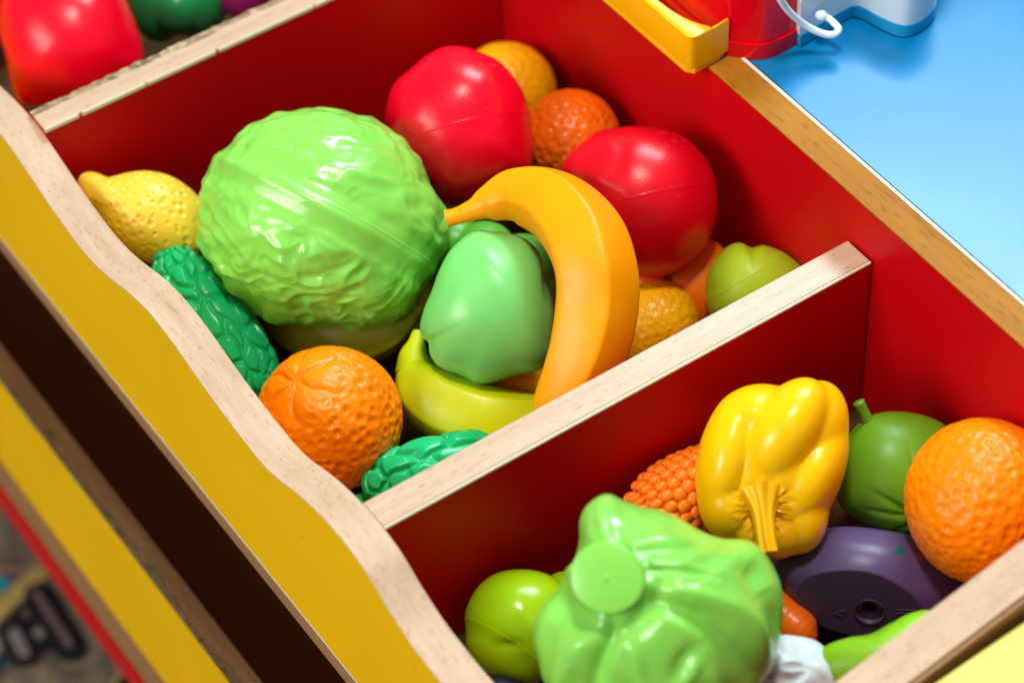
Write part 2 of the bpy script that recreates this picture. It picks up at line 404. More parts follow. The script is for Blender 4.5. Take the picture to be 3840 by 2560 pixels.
# neighbouring yellow side board
sb = sloped('side_board', .2062, .52, -.018, .36, -.30, -.0007+.093*(-.018-.143), -.0007+.093*(.36-.143), paint('pale yellow laminate', (.74, .62, .13), .4), stand)
# the lower tier
q2 = [(x, -.2275) for x in np.linspace(-.85, .25, 160)]
lf = ribbon_board('lower_front_board', q2, -.0350, -.0220, -.3390, M_yel, stand, .0030)
y_in = -.0296
xs = np.linspace(-.85, .25, 700)
le = -.0318+.0007*noise(np.c_[xs*30, xs*0, xs*0+.5])
for cx_, wd, dp in ((-.335, .006, .0024), (-.262, .008, .0026), (-.215, .022, .0034), (-.40, .01, .0022), (-.13, .012, .003)):
    le += dp*np.exp(-((xs-cx_)/wd)**2)
bm = bmesh.new(); a = []
for x, y in zip(xs, le): a.append([bm.verts.new(c) for c in ((x, y, -.2282), (x, y, -.2272), (x, -.0217, -.2272), (x, -.0217, -.2282))])
for i in range(len(a)-1):
    for k in range(4): bm.faces.new((a[i][k], a[i+1][k], a[i+1][(k+1) % 4], a[i][(k+1) % 4]))
put('edge_band', bm, wood('worn brown band', (.25, .125, .05), (.17, .08, .03), (.09, .04, .015), 0, .5, .6, .2), lf)
nx, ny = 600, 10; X_, Y_ = np.meshgrid(np.linspace(-.62, .1, nx), np.linspace(-.0351, -.0262, ny), indexing='ij')
pt = np.c_[X_.ravel(), Y_.ravel(), 0*X_.ravel()]
V = np.c_[X_.ravel(), Y_.ravel(), -.2284+.0009*noise(pt*330)+.0006*noise(pt*90+5)]
F = [(i*ny+j, (i+1)*ny+j, (i+1)*ny+j+1, i*ny+j+1) for i in range(nx-1) for j in range(ny-1)]
cb = mesh_obj('chipboard_edge', V, F, M_chip2); cb.parent = lf; cb.matrix_local = parent_world(lf).inverted()
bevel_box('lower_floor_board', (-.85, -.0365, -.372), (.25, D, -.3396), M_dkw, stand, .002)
bevel_box('kick_board', (-.85, -.0380, -.398), (.25, -.015, -.3724), M_red, stand, .001)
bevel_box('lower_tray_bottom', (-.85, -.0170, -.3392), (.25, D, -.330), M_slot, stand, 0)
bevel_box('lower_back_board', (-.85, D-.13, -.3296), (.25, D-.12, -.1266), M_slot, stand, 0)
bevel_box('leg', (-.78, .16, -.5495), (-.74, .20, -.3722), M_dkw, stand, .001)
bevel_box('leg', (.10, .16, -.5495), (.14, .20, -.3722), M_dkw, stand, .001)

# =================================================================== rug
def rug_mat():
    m, t, b = mat('printed rug'); c0 = obco(t, (1, 1, 1))
    n = nd(t, 'ShaderNodeTexNoise', Scale=38., Detail=5.); t.links.new(c0, n.inputs['Vector'])
    r = ramp(t, n.outputs[0], [(.3, (.11, .075, .07)), (.48, (.2, .15, .115)), (.56, (.29, .24, .12)), (.68, (.24, .18, .2))])
    t.links.new(r.outputs[0], b.inputs['Base Color']); b.inputs['Roughness'].default_value = .95
    n2 = nd(t, 'ShaderNodeTexNoise', Scale=900.); t.links.new(c0, n2.inputs['Vector']); bump(t, b, n2.outputs[0], .002)
    return m
rug = bevel_box('rug', (-2.2, -2.2, -.56), (1.8, 1.9, -.55), rug_mat(), None, 0); tag(rug, kind='structure')
floor = bevel_box('floor', (-6, -6, -.60), (6, 6, -.5605), paint('room floor', (.13, .09, .07), .5), None, 0); tag(floor, kind='structure')
def rugcol(name, c):
    m, t, b = mat(name); n = nd(t, 'ShaderNodeTexNoise', Scale=60., Detail=4.); t.links.new(obco(t), n.inputs['Vector'])
    r = ramp(t, n.outputs[0], [(.3, tuple(x*.7 for x in c)), (.7, tuple(x*1.2 for x in c))]); t.links.new(r.outputs[0], b.inputs['Base Color'])
    b.inputs['Roughness'].default_value = .95; return m
R_blk, R_pink, R_yel, R_teal, R_brn, R_gry = (rugcol(*a) for a in (('black rug pile', (.006, .006, .007)), ('dusty pink rug pile', (.16, .095, .10)), ('mustard rug pile', (.5, .34, .10)), ('teal rug pile', (.01, .28, .38)), ('brown rug pile', (.32, .16, .09)), ('grey rug pile', (.20, .17, .17))))
def stroke(name, P, wid, h, m):
    Q = spline(P, 30) if len(P) > 2 else np.linspace(P[0], P[1], 12)
    T = np.gradient(Q, axis=0); T[:, 2] = 0; T /= np.linalg.norm(T, axis=1)[:, None]+1e-9
    N = np.c_[-T[:, 1], T[:, 0], T[:, 0]*0]; wv = wid/2
    L = list(Q+N*wv); Rr = list(Q-N*wv)
    cap = [Q[-1]+wv*(math.cos(a)*T[-1]-math.sin(a)*-N[-1]) for a in np.linspace(-1.3, 1.3, 7)][::-1]
    cap0 = [Q[0]-wv*(math.cos(a)*T[0]+math.sin(a)*N[0]) for a in np.linspace(-1.3, 1.3, 7)][::-1]
    poly = L+[c for c in [Q[-1]+wv*(math.cos(a)*T[-1]+math.sin(a)*N[-1]) for a in np.linspace(1.3, -1.3, 7)]]+Rr[::-1]+[Q[0]+wv*(-math.cos(a)*T[0]+math.sin(a)*N[0]) for a in np.linspace(-1.3, 1.3, 7)]
    bm = bmesh.new(); vs = [bm.verts.new((p[0], p[1], -.5498+h)) for p in poly]
    f = bm.faces.new(vs); r = bmesh.ops.extrude_face_region(bm, geom=[f])
    for g in r['geom']:
        if isinstance(g, bmesh.types.BMVert): g.co.z -= .0006
    return put(name, bm, m, rug)
kr = 0.00029637
stroke('printed_band', [(-0.49127, -0.05531, -0.55000), (-0.49996, -0.03252, -0.55000), (-0.50448, -0.00997, -0.55000)], 52*kr, .001, R_yel)
stroke('printed_band', [(-0.53012, -0.03549, -0.55000), (-0.51404, -0.01342, -0.55000)], 14*kr, .0012, R_brn)
stroke('printed_patch', [(-0.51995, -0.04403, -0.55000), (-0.51195, -0.03304, -0.55000)], 42*kr, .0022, R_teal)
stroke('printed_patch', [(-0.45855, -0.07527, -0.55000), (-0.45386, -0.06391, -0.55000)], 30*kr, .0022, R_teal)
stroke('letter_outline', [(-0.48881, -0.01720, -0.55000), (-0.43334, -0.02092, -0.55000)], 66*kr, .003, R_blk)
stroke('letter_outline', [(-0.47511, -0.03308, -0.55000), (-0.45295, -0.03373, -0.55000)], 80*kr, .004, R_blk)
stroke('letter_outline', [(-0.47083, -0.04593, -0.55000), (-0.44694, -0.05009, -0.55000)], 66*kr, .005, R_blk)
stroke('letter_outline', [(-0.42632, -0.08520, -0.55000), (-0.44926, -0.06857, -0.55000), (-0.46101, -0.05101, -0.55000), (-0.48198, -0.02681, -0.55000), (-0.49374, -0.01124, -0.55000)], 14*kr, .006, R_blk)
stroke('letter_fill', [(-0.48613, -0.01860, -0.55000), (-0.43562, -0.02037, -0.55000)], 20*kr, .007, R_pink)
stroke('letter_fill', [(-0.47676, -0.03221, -0.55000), (-0.47407, -0.03228, -0.55000)], 18*kr, .007, R_pink)
stroke('letter_fill', [(-0.45740, -0.03304, -0.55000), (-0.45423, -0.03239, -0.55000)], 24*kr, .007, R_gry)
stroke('letter_fill', [(-0.46618, -0.04636, -0.55000), (-0.44704, -0.04839, -0.55000)], 26*kr, .007, R_gry)
stroke('printed_band', [(-0.39925, 0.00037, -0.55000), (-0.38647, -0.01823, -0.55000), (-0.35661, -0.03620, -0.55000)], 10*kr, .002, R_yel)
stroke('printed_band', [(-0.39509, 0.00305, -0.55000), (-0.37601, -0.01575, -0.55000)], 22*kr, .003, R_blk)

# =================================================================== fruit and vegetables, middle tray
P_tom = plastic('tomato red plastic', (.86, .0008, .018), .28)
P_tom2 = plastic('deep red plastic', (.66, .0008, .010), .30)
P_let = plastic('bright green plastic', (.235, .66, .085), .24, .06, [((-.0375, .0245, .0405), .0007, (.01, .02, .005)), ((-.0465, -.0245, .0275), .0009, (.01, .02, .005)), ((-.041, -.0265, .032), .0006, (.01, .02, .005))], spec=.6)
P_lem = plastic('lemon yellow plastic', (.80, .52, .045), .30)
P_org = plastic('orange plastic', (1.0, .225, .0006), .31, .08, spec=.25)
P_org2 = plastic('deep orange plastic', (.95, .16, .003), .28, .10)
P_amb = plastic('amber plastic', (.92, .46, .004), .30, .10)
P_ban = plastic('banana yellow plastic', (1.0, .345, .0006), .34, .05, spec=.25)
P_ygr = plastic('yellow green plastic', (.56, .63, .004), .34, .08)
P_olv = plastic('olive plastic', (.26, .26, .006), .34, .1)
P_gpe = plastic('mint green plastic', (.17, .60, .14), .34, .08, spec=.5)
P_drk = plastic('dark green plastic', (.01, .20, .055), .26, .12)
P_gou = plastic('emerald plastic', (.008, .47, .15), .24, .12)
P_lim = plastic('lime plastic', (.40, .60, .02), .38, .08)
P_fig = plastic('leaf green plastic', (.14, .34, .012), .36, .08)
P_app = plastic('apple green plastic', (.33, .56, .004), .20, .08)
P_yel = plastic('pepper yellow plastic', (.96, .50, .0008), .24, .06)
P_wht = plastic('white plastic', (.58, .68, .68), .28, .04)
P_pur = plastic('purple onion plastic', (.16, .01, .07), .2, .1)

def PX(k, cx, cy, pts): return [((x-cx)*k, -(y-cy)*k) for x, y in pts]

# lettuce ball
k = 0.00022077; R0 = 275*k
pts = PX(k, 742, 512, [(460,520),(462,450),(480,400),(520,340),(560,300),(620,270),(690,257),(755,254),(820,270),(880,290),(930,335),(965,380),(985,420),(1012,450),(1026,500),(1022,560),(995,610),(965,670),(930,720),(880,752),(820,762),(740,764),(680,748),(620,735),(560,690),(510,655),(490,610),(466,570)])
v, f = blob(8, [(a*.985, b*.98) for a, b in pts], R0*.95)
u = v/np.linalg.norm(v, axis=1)[:, None]
ax = unit((.88, -.46, .10)); nn = unit(np.cross(ax, (0, 0, 1))); nn = unit((.46, .88, -.05))
off = v@nn - .004; along = v@ax
wp = v*55+1.2*np.c_[noise(v*40), noise(v*40+11), noise(v*40+23)]
def sab(x, e=.07): return np.sqrt(x*x+e*e)
rid = 1-sab(noise(wp), .16)*2.2
rid2 = 1-sab(noise(v*np.array([72, 108, 90])+np.c_[noise(v*60), noise(v*60+4), noise(v*60+9)]*.9+3))*2.0
fan = np.arctan2(off, along+.11)                       # side veins fan out from the rib
vein = 1-sab(noise(np.c_[fan*11, np.linalg.norm(v, axis=1)*30, fan*0]+noise(v*26)[:, None]*.6), .08)*2.3
low = sm(-u[:, 1]-.2*u[:, 0], -.15, .6)
flat = .25+.75*sm(np.abs(off), .004, .016)
calm = 1-.6*np.exp(-(((v[:, 0]+.016)/.02)**2+((v[:, 1]-.004)/.013)**2))
upr = sm(u[:, 1]+.6*u[:, 0], .1, .9)
ang = np.arctan2(u[:, 1], u[:, 0])
h = (.0017*rid*(.55+.5*low)+.0008*rid2*(.35+.9*low)+.0007*vein+.0018*low*noise(v*46+31))*flat*calm
h += upr*.0012*sm(off, .006, .02)*(1-sab(noise(np.c_[fan*16, np.linalg.norm(v-np.array([-.07, .02, .02]), axis=1)*42, ang*0]+.45*noise(v*45)[:, None]), .10)*2)
rim = sm(np.hypot(u[:, 0], u[:, 1]), .62, .95)
h += .0009*noise(v*62+21)*flat*calm+rim*.0011*noise(v*95+40)+.0024*noise(v*26+2)+.0009*low*noise(v*np.array([45, 95, 60])+7)
h += .0013*np.exp(-((off+.0005)/.0050)**2)*sm(-along, -.08, .03)+.0007*np.exp(-((off+.0005)/.0030)**2)
h += -.0005*np.exp(-((off-.0085)/.0028)**2)-.0005*np.exp(-((off+.0095)/.0028)**2)
e1 = noise(v*18+6)*.010; h += .0009*sm(v[:, 1]+.034+e1+.25*v[:, 0], -.002, .0015)
h += seam(v, nn, .0065, .0004, .0003)
fruit('lettuce_ball', (disp(v, f, h), f), P_let, (-0.21167, 0.09531, -0.03500), 'round crinkled light green toy lettuce lying in the middle tray beside the lemon', 'lettuce', 'toy vegetables')

# red tomato, peaked
k = 0.00022654
pts = PX(k, 1055, 290, [(885,290),(890,240),(905,195),(945,158),(985,125),(1030,107),(1075,112),(1115,135),(1160,162),(1192,195),(1212,240),(1221,300),(1222,360),(1210,405),(1150,435),(1090,462),(1045,467),(1000,455),(945,410),(905,350)])
v, f = blob(7, pts, 168*k, 172*k, 2.15)
u = v/np.linalg.norm(v, axis=1)[:, None]
h = .0022*np.exp(-((v@unit((.8, -.35, 0))-.002)/.010)**2)*sm(v[:, 1], .0, .03)
h += .0010*np.exp(-((v[:, 0]+.004)/.007)**2)*sm(-v[:, 1], .0, .03)
h += seam(v, (-.24, 1, -.05), -.003, .0003, .00032)+.0004*noise(v*30)
fruit('tomato', (disp(v, f, h), f), P_tom, (-0.22543, 0.18778, -0.03000), 'glossy bright red toy tomato with a blunt peak, leaning behind the lettuce', 'tomato', 'red toy tomatoes')

# red tomato, round, lobed at the left
k = 0.00021929
pts = PX(k, 1470, 460, [(1290,385),(1310,350),(1340,325),(1375,302),(1430,291),(1490,292),(1550,305),(1600,340),(1635,390),(1647,440),(1645,500),(1625,560),(1585,605),(1540,630),(1490,640),(1430,615),(1370,560),(1320,480),(1300,430)])
v, f = blob(7, pts, 172*k)
h = -.0007*np.exp(-((v@unit((1, -.32, -.25))+.0235)/.0040)**2)*sm(v[:, 1], -.03, .02)*sm(v[:, 1]-v[:, 0], .0, .03)
h += seam(v, (-.22, 1, -.05), -.001, .0003, .0003)+.0005*noise(v*26+5)
fruit('tomato', (disp(v, f, h), f), P_tom2, (-0.12246, 0.22903, -0.02700), 'round dark red toy tomato right of the banana against the red back board', 'tomato', 'red toy tomatoes')

# oranges
def orange(px, loc, k, r, m, label, n=520, depth=.00055, seed=1, star=None, oblate=1., cat='orange'):
    v, f = ico(7); v = v*r*np.array([1, oblate, 1]); u = v/np.linalg.norm(v, axis=1)[:, None]
    mask = np.ones(len(v)); h = .0006*noise(v*28+seed)
    if star is not None:
        s = unit(star); c = u@s; a1 = unit(np.cross(s, (0.1, 1, .2))); a2 = np.cross(s, a1)
        th = np.arctan2(u@a2, u@a1)+.25*noise(u*3+seed); d = np.arccos(np.clip(c, -1, 1))
        fade = np.exp(-(d/.62)**2); mask = sm(d, .38, .8)
        h += -.0019*fade*np.exp(-((np.abs(np.sin(th*3)))/.26)**2)*sm(d, .03, .12)+.0012*fade*np.abs(np.sin(th*3+.3))*sm(d, .05, .3)
        h += -.0018*np.exp(-(d/.10)**2)+.0006*noise(np.c_[th*3, d*4, d*0]+9)*fade
    h += pits(v, n, depth, 1.15/math.sqrt(n)*1.25, seed, mask)
    h += .00018*noise(v*420+seed)*mask+seam(v, (.5, .8, .05), .002, .0003, .00018)
    return fruit('orange', (disp(v, f, h), f), m, loc, label, cat, 'toy oranges')
k = 0.00021371
orange(0, (-0.12354, 0.04125, -0.06800), k, 168*k, P_org, 'bright orange toy orange with star creases on top, resting against the wavy front board', 470, .00105, 3, (-.42, .55, .72), 1.0)
k = 0.00019915
orange(0, (0.12320, 0.24455, -0.03500), k, 182*k, P_org, 'large toy orange at the right beside the end board of the near tray', 480, .00075, 8, None, 1.05)
k = 0.00023163
orange(0, (-0.20786, 0.24575, -0.05800), k, 112*k, P_org2, 'small deep orange toy orange wedged between the two red tomatoes', 300, .0008, 5)
k = 0.00023859
orange(0, (-0.27131, 0.24616, -0.07200), k, 117*k, P_amb, 'amber toy orange in the far corner, half hidden behind the peaked tomato', 380, .0004, 6)
k = 0.00022074
orange(0, (-0.08680, 0.21139, -0.07500), k, 102*k, P_amb, 'amber dimpled toy orange right of the banana behind the divider', 300, .00042, 9, None, 1.0)

# lemon
def lemon(loc, k, L, rr, m, label, deg, seed=2, n=330, tilt=0, depth=.00075):
    v, f = ico(7); t = v[:, 0]; s = np.sqrt(np.maximum(1-t*t, 0))
    prof = rr*s**.9
    nub = np.exp(-((np.abs(t)-1)/.10)**2)
    x = t*L*.80+np.sign(t)*L*.20*sm(np.abs(t), .88, 1.0)
    ring = rr*.30*sm(s, 0, .30)*sm(np.abs(t), .86, .97)
    rad_ = np.maximum(prof*(1-.35*sm(np.abs(t), .9, 1)), ring)
    V_ = np.c_[x, v[:, 1]/(s+1e-9)*rad_, v[:, 2]/(s+1e-9)*rad_]
    hp = pits(v, n, depth, 1.0/math.sqrt(n)*1.15, seed, 1-sm(np.abs(t), .86, .93), .15)
    V_ = disp(V_, f, hp+.0005*noise(V_*35+seed))
    return fruit('lemon', (V_, f), m, loc, label, 'lemon', 'toy lemons', eul(0, tilt, deg))
k = 0.00022437
pts = PX(k, 340, 500, [(181,428),(186,405),(205,395),(228,398),(246,407),(275,401),(310,394),(350,394),(395,406),(440,436),(478,480),(492,540),(465,590),(410,612),(350,606),(305,585),(262,545),(232,505),(210,470),(190,452)])
v, f = blob(7, pts, 108*k, 112*k, 2.0, .8)
nubm = sm(v[:, 0], -.0345, -.0270)
h = pits(v, 270, .0011, .060, 2, nubm, .12)+.0004*noise(v*35)+.0006*(1-nubm)*noise(v*160)
fruit('lemon', (disp(v, f, h), f), P_lem, (-0.27807, 0.02914, -0.04500), 'pale yellow dimpled toy lemon with a blunt nub left of the lettuce', 'lemon', 'toy lemons')
k = 0.00022321
lemon((-0.17122, 0.12973, -0.08000), k, 85*k, 52*k, P_amb, 'small dull yellow toy lemon in the dark gap between the lettuce and the green pepper', 60, 4, 360, 20, .0005)
k = 0.00021994
lemon((-0.10485, 0.13959, -0.09000), k, 120*k, 55*k, P_amb, 'brownish toy lemon in shadow below the mint green pepper', -10, 7, 260, 10, .0004)

# bitter gourds: nodules all over
def gourd(P, R, label, m, seed, nu, na, hgt, stem=None, amp=1.):
    P = np.array(P); c = P.mean(0)
    V, F = tube(P, R, 340, 220, None, True, (0, .3, 1))
    n, k_ = 340, 220
    uu = np.repeat(np.linspace(0, 1, n), k_); aa = np.tile(np.linspace(0, 2*math.pi, k_, endpoint=False), n)
    un = np.c_[np.cos(aa)*2, np.sin(aa)*2, uu*9]
    f1, d1 = cells(uu+.010*noise(un), (aa+.18*noise(un+5)) % (2*math.pi), nu, na, seed, .9)
    h = hgt*(sm(f1, .0, .34)**.7)*(.6+.4*np.cos(np.clip(d1, 0, 1)*1.4))
    h += hgt*.25*noise(un*.8)
    h *= sm(uu, 0, .03)*sm(1-uu, 0, .03)
    h = np.concatenate([h, [0, 0]])
    V = disp(V, F, -h) if False else disp(V, F, h)
    e = empty('bitter_gourd', tuple(c), label, 'gourd', 'toy bitter gourds')
    mesh_obj('body', V-c, F, m).parent = e
    if stem is not None:
        Vs, Fs = tube(stem[0], stem[1], 24, 20); mesh_obj('stem', Vs-c, Fs, m).parent = e
    return e
k = 0.00022209
gourd([(-0.25269, 0.02700, -0.04600), (-0.24748, 0.02600, -0.05000), (-0.23502, 0.02506, -0.05500), (-0.21889, 0.02628, -0.06200), (-0.20022, 0.02709, -0.07000), (-0.18508, 0.02736, -0.07800), (-0.17245, 0.02626, -0.08400), (-0.16498, 0.02462, -0.08600)], [18*k, 42*k, 66*k, 78*k, 80*k, 72*k, 52*k, 14*k], 'emerald toy bitter gourd with raised nodules between the lettuce and the front board', P_gou, 3, 9, 14, .0024,
      ([(-0.25881, 0.02529, -0.04300), (-0.25596, 0.02659, -0.04400), (-0.25107, 0.02936, -0.04800)], [13*k, 15*k, 20*k]))
k = 0.00021326
gourd([(-0.07493, 0.03645, -0.08000), (-0.07890, 0.04398, -0.08000), (-0.07859, 0.05417, -0.07900), (-0.07565, 0.06751, -0.07800), (-0.07293, 0.08347, -0.07900), (-0.07279, 0.09984, -0.08300), (-0.07427, 0.11224, -0.08800)], [14*k, 48*k, 60*k, 60*k, 52*k, 34*k, 8*k], 'emerald toy gourd peeking out beside the front corner of the divider', P_gou, 12, 5, 7, .0028)
gourd([(-0.08967, 0.02606, -0.09200), (-0.08579, 0.03369, -0.09200), (-0.07959, 0.03984, -0.09200), (-0.07613, 0.04503, -0.09400)], [6*k, 22*k, 24*k, 8*k], 'sliver of green toy gourd showing beside the orange at the front corner', P_gou, 15, 5, 7, .0015)

# bananas
def penta(p=.06, ph=0., n=5):
    def s(u, a):
        w_ = 1+p*sm(u, .08, .3)*sm(1-u, 0, .15)*(np.abs(np.cos((a+ph)*n/2))**.6*-1+.55)*-1.0
        return w_
    return s
def ridged(ph=0., n=5, p=.85):
    """rounded polygon section with soft ridges"""
    def s(u, a):
        t = (a+ph) % (2*math.pi/n)-math.pi/n
        poly = math.cos(math.pi/n)/np.cos(t)
        w_ = p*sm(np.float64(u), .04, .25)*sm(np.float64(1-u), .0, .2)
        poly = np.minimum(poly, .985-.02*np.cos(t*n)*0)/.93
        return (1-w_)+w_*poly
    return s
def banana(P, R, m, label, stem, sp=None, ph=0., start=(0, 0, 1), pw=.5):
    P = np.array(P); c = P.mean(0); V, F = tube(P, R, 130, 90, ridged(ph, 5, pw), True, start)
    V = V+normals(V, F)*(.0002*noise(V*60))[:, None]
    e = empty('banana', tuple(c), label, 'banana', 'toy bananas')
    mesh_obj('body', V-c, F, m).parent = e
    if stem: 
        Vs, Fs = tube(stem[0], stem[1], 30, 26, None, True); mesh_obj('stem', Vs-c, Fs, m).parent = e
    return e
k = 0.00021040
banana([(-0.15104, 0.14169, -0.00800), (-0.14850, 0.14787, -0.00600), (-0.14632, 0.15507, -0.00400), (-0.13907, 0.16722, -0.00000), (-0.12015, 0.17509, 0.00400), (-0.09733, 0.17460, 0.00400), (-0.07900, 0.16969, -0.00200), (-0.06675, 0.16173, -0.01400), (-0.05702, 0.15044, -0.02600), (-0.05160, 0.13808, -0.03800), (-0.04918, 0.12628, -0.05000), (-0.04700, 0.11987, -0.05800)],
       [21*k, 27*k, 44*k, 67*k, 86*k, 95*k, 97*k, 97*k, 93*k, 82*k, 62*k, 20*k], P_ban, 'large orange yellow toy banana curving around the mint green pepper',
       ([(-0.15488, 0.13429, -0.01000), (-0.15244, 0.13945, -0.00900), (-0.14925, 0.14650, -0.00700)], [21*k, 20*k, 25*k]), None, .35, pw=.62)
k = 0.00021548
banana([(-0.12994, 0.09496, -0.07000), (-0.12238, 0.09249, -0.07200), (-0.11373, 0.09259, -0.07500), (-0.10303, 0.09701, -0.07800), (-0.09021, 0.10528, -0.07900), (-0.07948, 0.11749, -0.08000), (-0.07310, 0.13396, -0.08200), (-0.07224, 0.15175, -0.08500)],
       [36*k, 60*k, 80*k, 86*k, 84*k, 74*k, 52*k, 12*k], P_ygr, 'yellow green toy banana lying in front of the mint green pepper',
       ([(-0.14181, 0.10535, -0.06200), (-0.13697, 0.10102, -0.06400), (-0.13323, 0.09680, -0.06700), (-0.12779, 0.09348, -0.07100)], [13*k, 22*k, 35*k, 46*k]), None, .2)
k = 0.00022346
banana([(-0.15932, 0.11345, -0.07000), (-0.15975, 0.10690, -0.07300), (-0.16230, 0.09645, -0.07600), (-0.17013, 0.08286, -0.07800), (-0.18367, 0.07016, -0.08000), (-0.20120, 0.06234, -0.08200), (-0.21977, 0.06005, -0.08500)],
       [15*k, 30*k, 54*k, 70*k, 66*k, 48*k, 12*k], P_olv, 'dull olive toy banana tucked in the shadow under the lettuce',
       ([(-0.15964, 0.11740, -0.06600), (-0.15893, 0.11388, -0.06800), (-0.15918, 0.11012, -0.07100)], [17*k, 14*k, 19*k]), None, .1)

# mint green bell pepper seen from its side
k = 0.00021522
pts = PX(k, 1125, 715, [(965,750),(975,710),(992,670),(1010,620),(1035,575),(1070,548),(1110,535),(1160,535),(1210,552),(1245,590),(1265,640),(1275,690),(1276,760),(1268,820),(1235,850),(1180,862),(1130,880),(1095,885),(1060,868),(1010,845),(988,815),(984,785),(970,775)])
v, f = blob(7, pts, 150*k, 152*k, 2.1, 2.2)
h = -.0022*np.exp(-((v@unit((.75, -.66, 0))-.0395)/.002)**2)*0
h += -.0030*np.exp(-((v[:, 0]-.0295)/.003)**2)*sm(v[:, 1], -.002, .018)
h += .0018*np.exp(-((v@unit((.9, .5, 0))-.012)/.007)**2)*sm(v[:, 1], -.02, .02)-.0010*np.exp(-((v[:, 0]+.012)/.012)**2)*sm(-v[:, 1], .0, .03)+.0006*noise(v*22+3)
fruit('bell_pepper', (disp(v, f, h), f), P_gpe, (-0.11587, 0.13243, -0.04200), 'smooth mint green toy pepper inside the curve of the large banana', 'pepper', 'toy peppers')
# dark green pepper behind it
k = 0.00022579
v, f = lobes(6, [((-95*k, 45*k, 0), (70*k, 62*k, 60*k), 0), ((-30*k, 30*k, 20*k), (75*k, 66*k, 70*k), 10), ((60*k, -10*k, 10*k), (80*k, 78*k, 70*k), 0), ((-100*k, -30*k, -10*k), (50*k, 60*k, 50*k), 0), ((95*k, -50*k, 0), (55*k, 60*k, 50*k), 0)], .03)
fruit('bell_pepper', (v, f), plastic('bottle green plastic', (.09, .36, .03), .34), (-0.15805, 0.16377, -0.06200), 'lumpy darker green toy pepper half hidden behind the mint green one', 'pepper', 'toy peppers')
# smooth orange fruit and lime green fruit at the back right
k = 0.00022252
v, f = blob(6, PX(k, 1590, 660, [(1500,640),(1530,600),(1575,565),(1625,548),(1665,575),(1690,640),(1685,720),(1640,760),(1570,760),(1510,710)]), 95*k)
fruit('peach', (v, f), plastic('matt orange plastic', (.85, .18, .002), .42), (-0.09486, 0.24159, -0.07500), 'smooth matt orange toy peach in shadow between the dark tomato and the lime pear', 'peach')
k = 0.00021783
pts = PX(k, 1725, 650, [(1620,660),(1628,620),(1650,585),(1675,563),(1700,557),(1725,568),(1755,562),(1785,572),(1815,590),(1845,620),(1855,670),(1830,740),(1760,770),(1680,760),(1630,720)])
v, f = blob(7, pts, 108*k)
h = -.0004*np.exp(-((v@unit((.85, -.5, 0))+.001)/.004)**2)*sm(v[:, 1], 0, .02)+seam(v, (.5, -.85, .0), -.004, .0003, .0002)
fruit('pear', (disp(v, f, h), f), P_lim, (-0.06447, 0.25551, -0.05500), 'matt lime green toy pear in the back right corner of the middle tray', 'pear', 'green toy pears')
v, f = blob(5, PX(k, 1490, 645, [(1445,645),(1465,632),(1490,628),(1520,635),(1535,660),(1510,680),(1460,675)]), 28*k)
fruit('carrot', (v, f), P_org2, (-0.09859, 0.21683, -0.05800), 'tip of a small orange toy carrot below the dark red tomato', 'carrot', 'toy carrots')

# =================================================================== near tray
# cabbage with a cut stalk
k = 0.00018919; cx, cy = 1510, 1390
pts = PX(k, cx, cy, [(1228,1470),(1232,1425),(1255,1385),(1285,1350),(1298,1310),(1320,1285),(1335,1240),(1337,1195),(1355,1158),(1392,1138),(1430,1152),(1470,1165),(1520,1175),(1560,1190),(1610,1222),(1660,1240),(1715,1245),(1755,1275),(1785,1320),(1798,1375),(1795,1440),(1778,1500),(1745,1570),(1690,1640),(1600,1680),(1480,1690),(1360,1670),(1290,1620),(1245,1550)])
v, f = blob(8, pts, 250*k, 255*k)
sx, sy = (1385-cx)*k, -(1305-cy)*k
dx, dy = v[:, 0]-sx, v[:, 1]-sy; dr = np.hypot(dx, dy); th = np.arctan2(dy, dx)
front = sm(v[:, 2], -.01, .02)
wob = .35*noise(v*20)
rib = 1-sab(np.sin(th*2+wob*3.2+.4), .12)
def fold(pts_, w_, hh):
    """a rounded fold (or a valley when negative) along a line moulded into the leaves"""
    Q = spline([((x-cx)*k, -(y-cy)*k, 0) for x, y in pts_], 26)[:, :2] if len(pts_) > 2 else np.linspace(*[np.array(((x-cx)*k, -(y-cy)*k)) for x, y in pts_], 14)
    best = np.full(len(v), 9.); bt = np.zeros(len(v))
    for i_ in range(len(Q)-1):
        a_, b_ = Q[i_], Q[i_+1]; tt = np.clip(((v[:, :2]-a_)@(b_-a_))/((b_-a_)@(b_-a_)), 0, 1)
        dd = np.linalg.norm(v[:, :2]-(a_+tt[:, None]*(b_-a_)), axis=1); m_ = dd < best
        best[m_] = dd[m_]; bt[m_] = (i_+tt[m_])/(len(Q)-1)
    return hh*np.exp(-(best/w_)**2)*(.35+.65*np.sin(np.pi*np.clip(bt*.9+.07, 0, 1)))*front
h = -.0030*np.exp(-((dr-.0225)/.005)**2)*front*sm(-dy, -.006, .008)
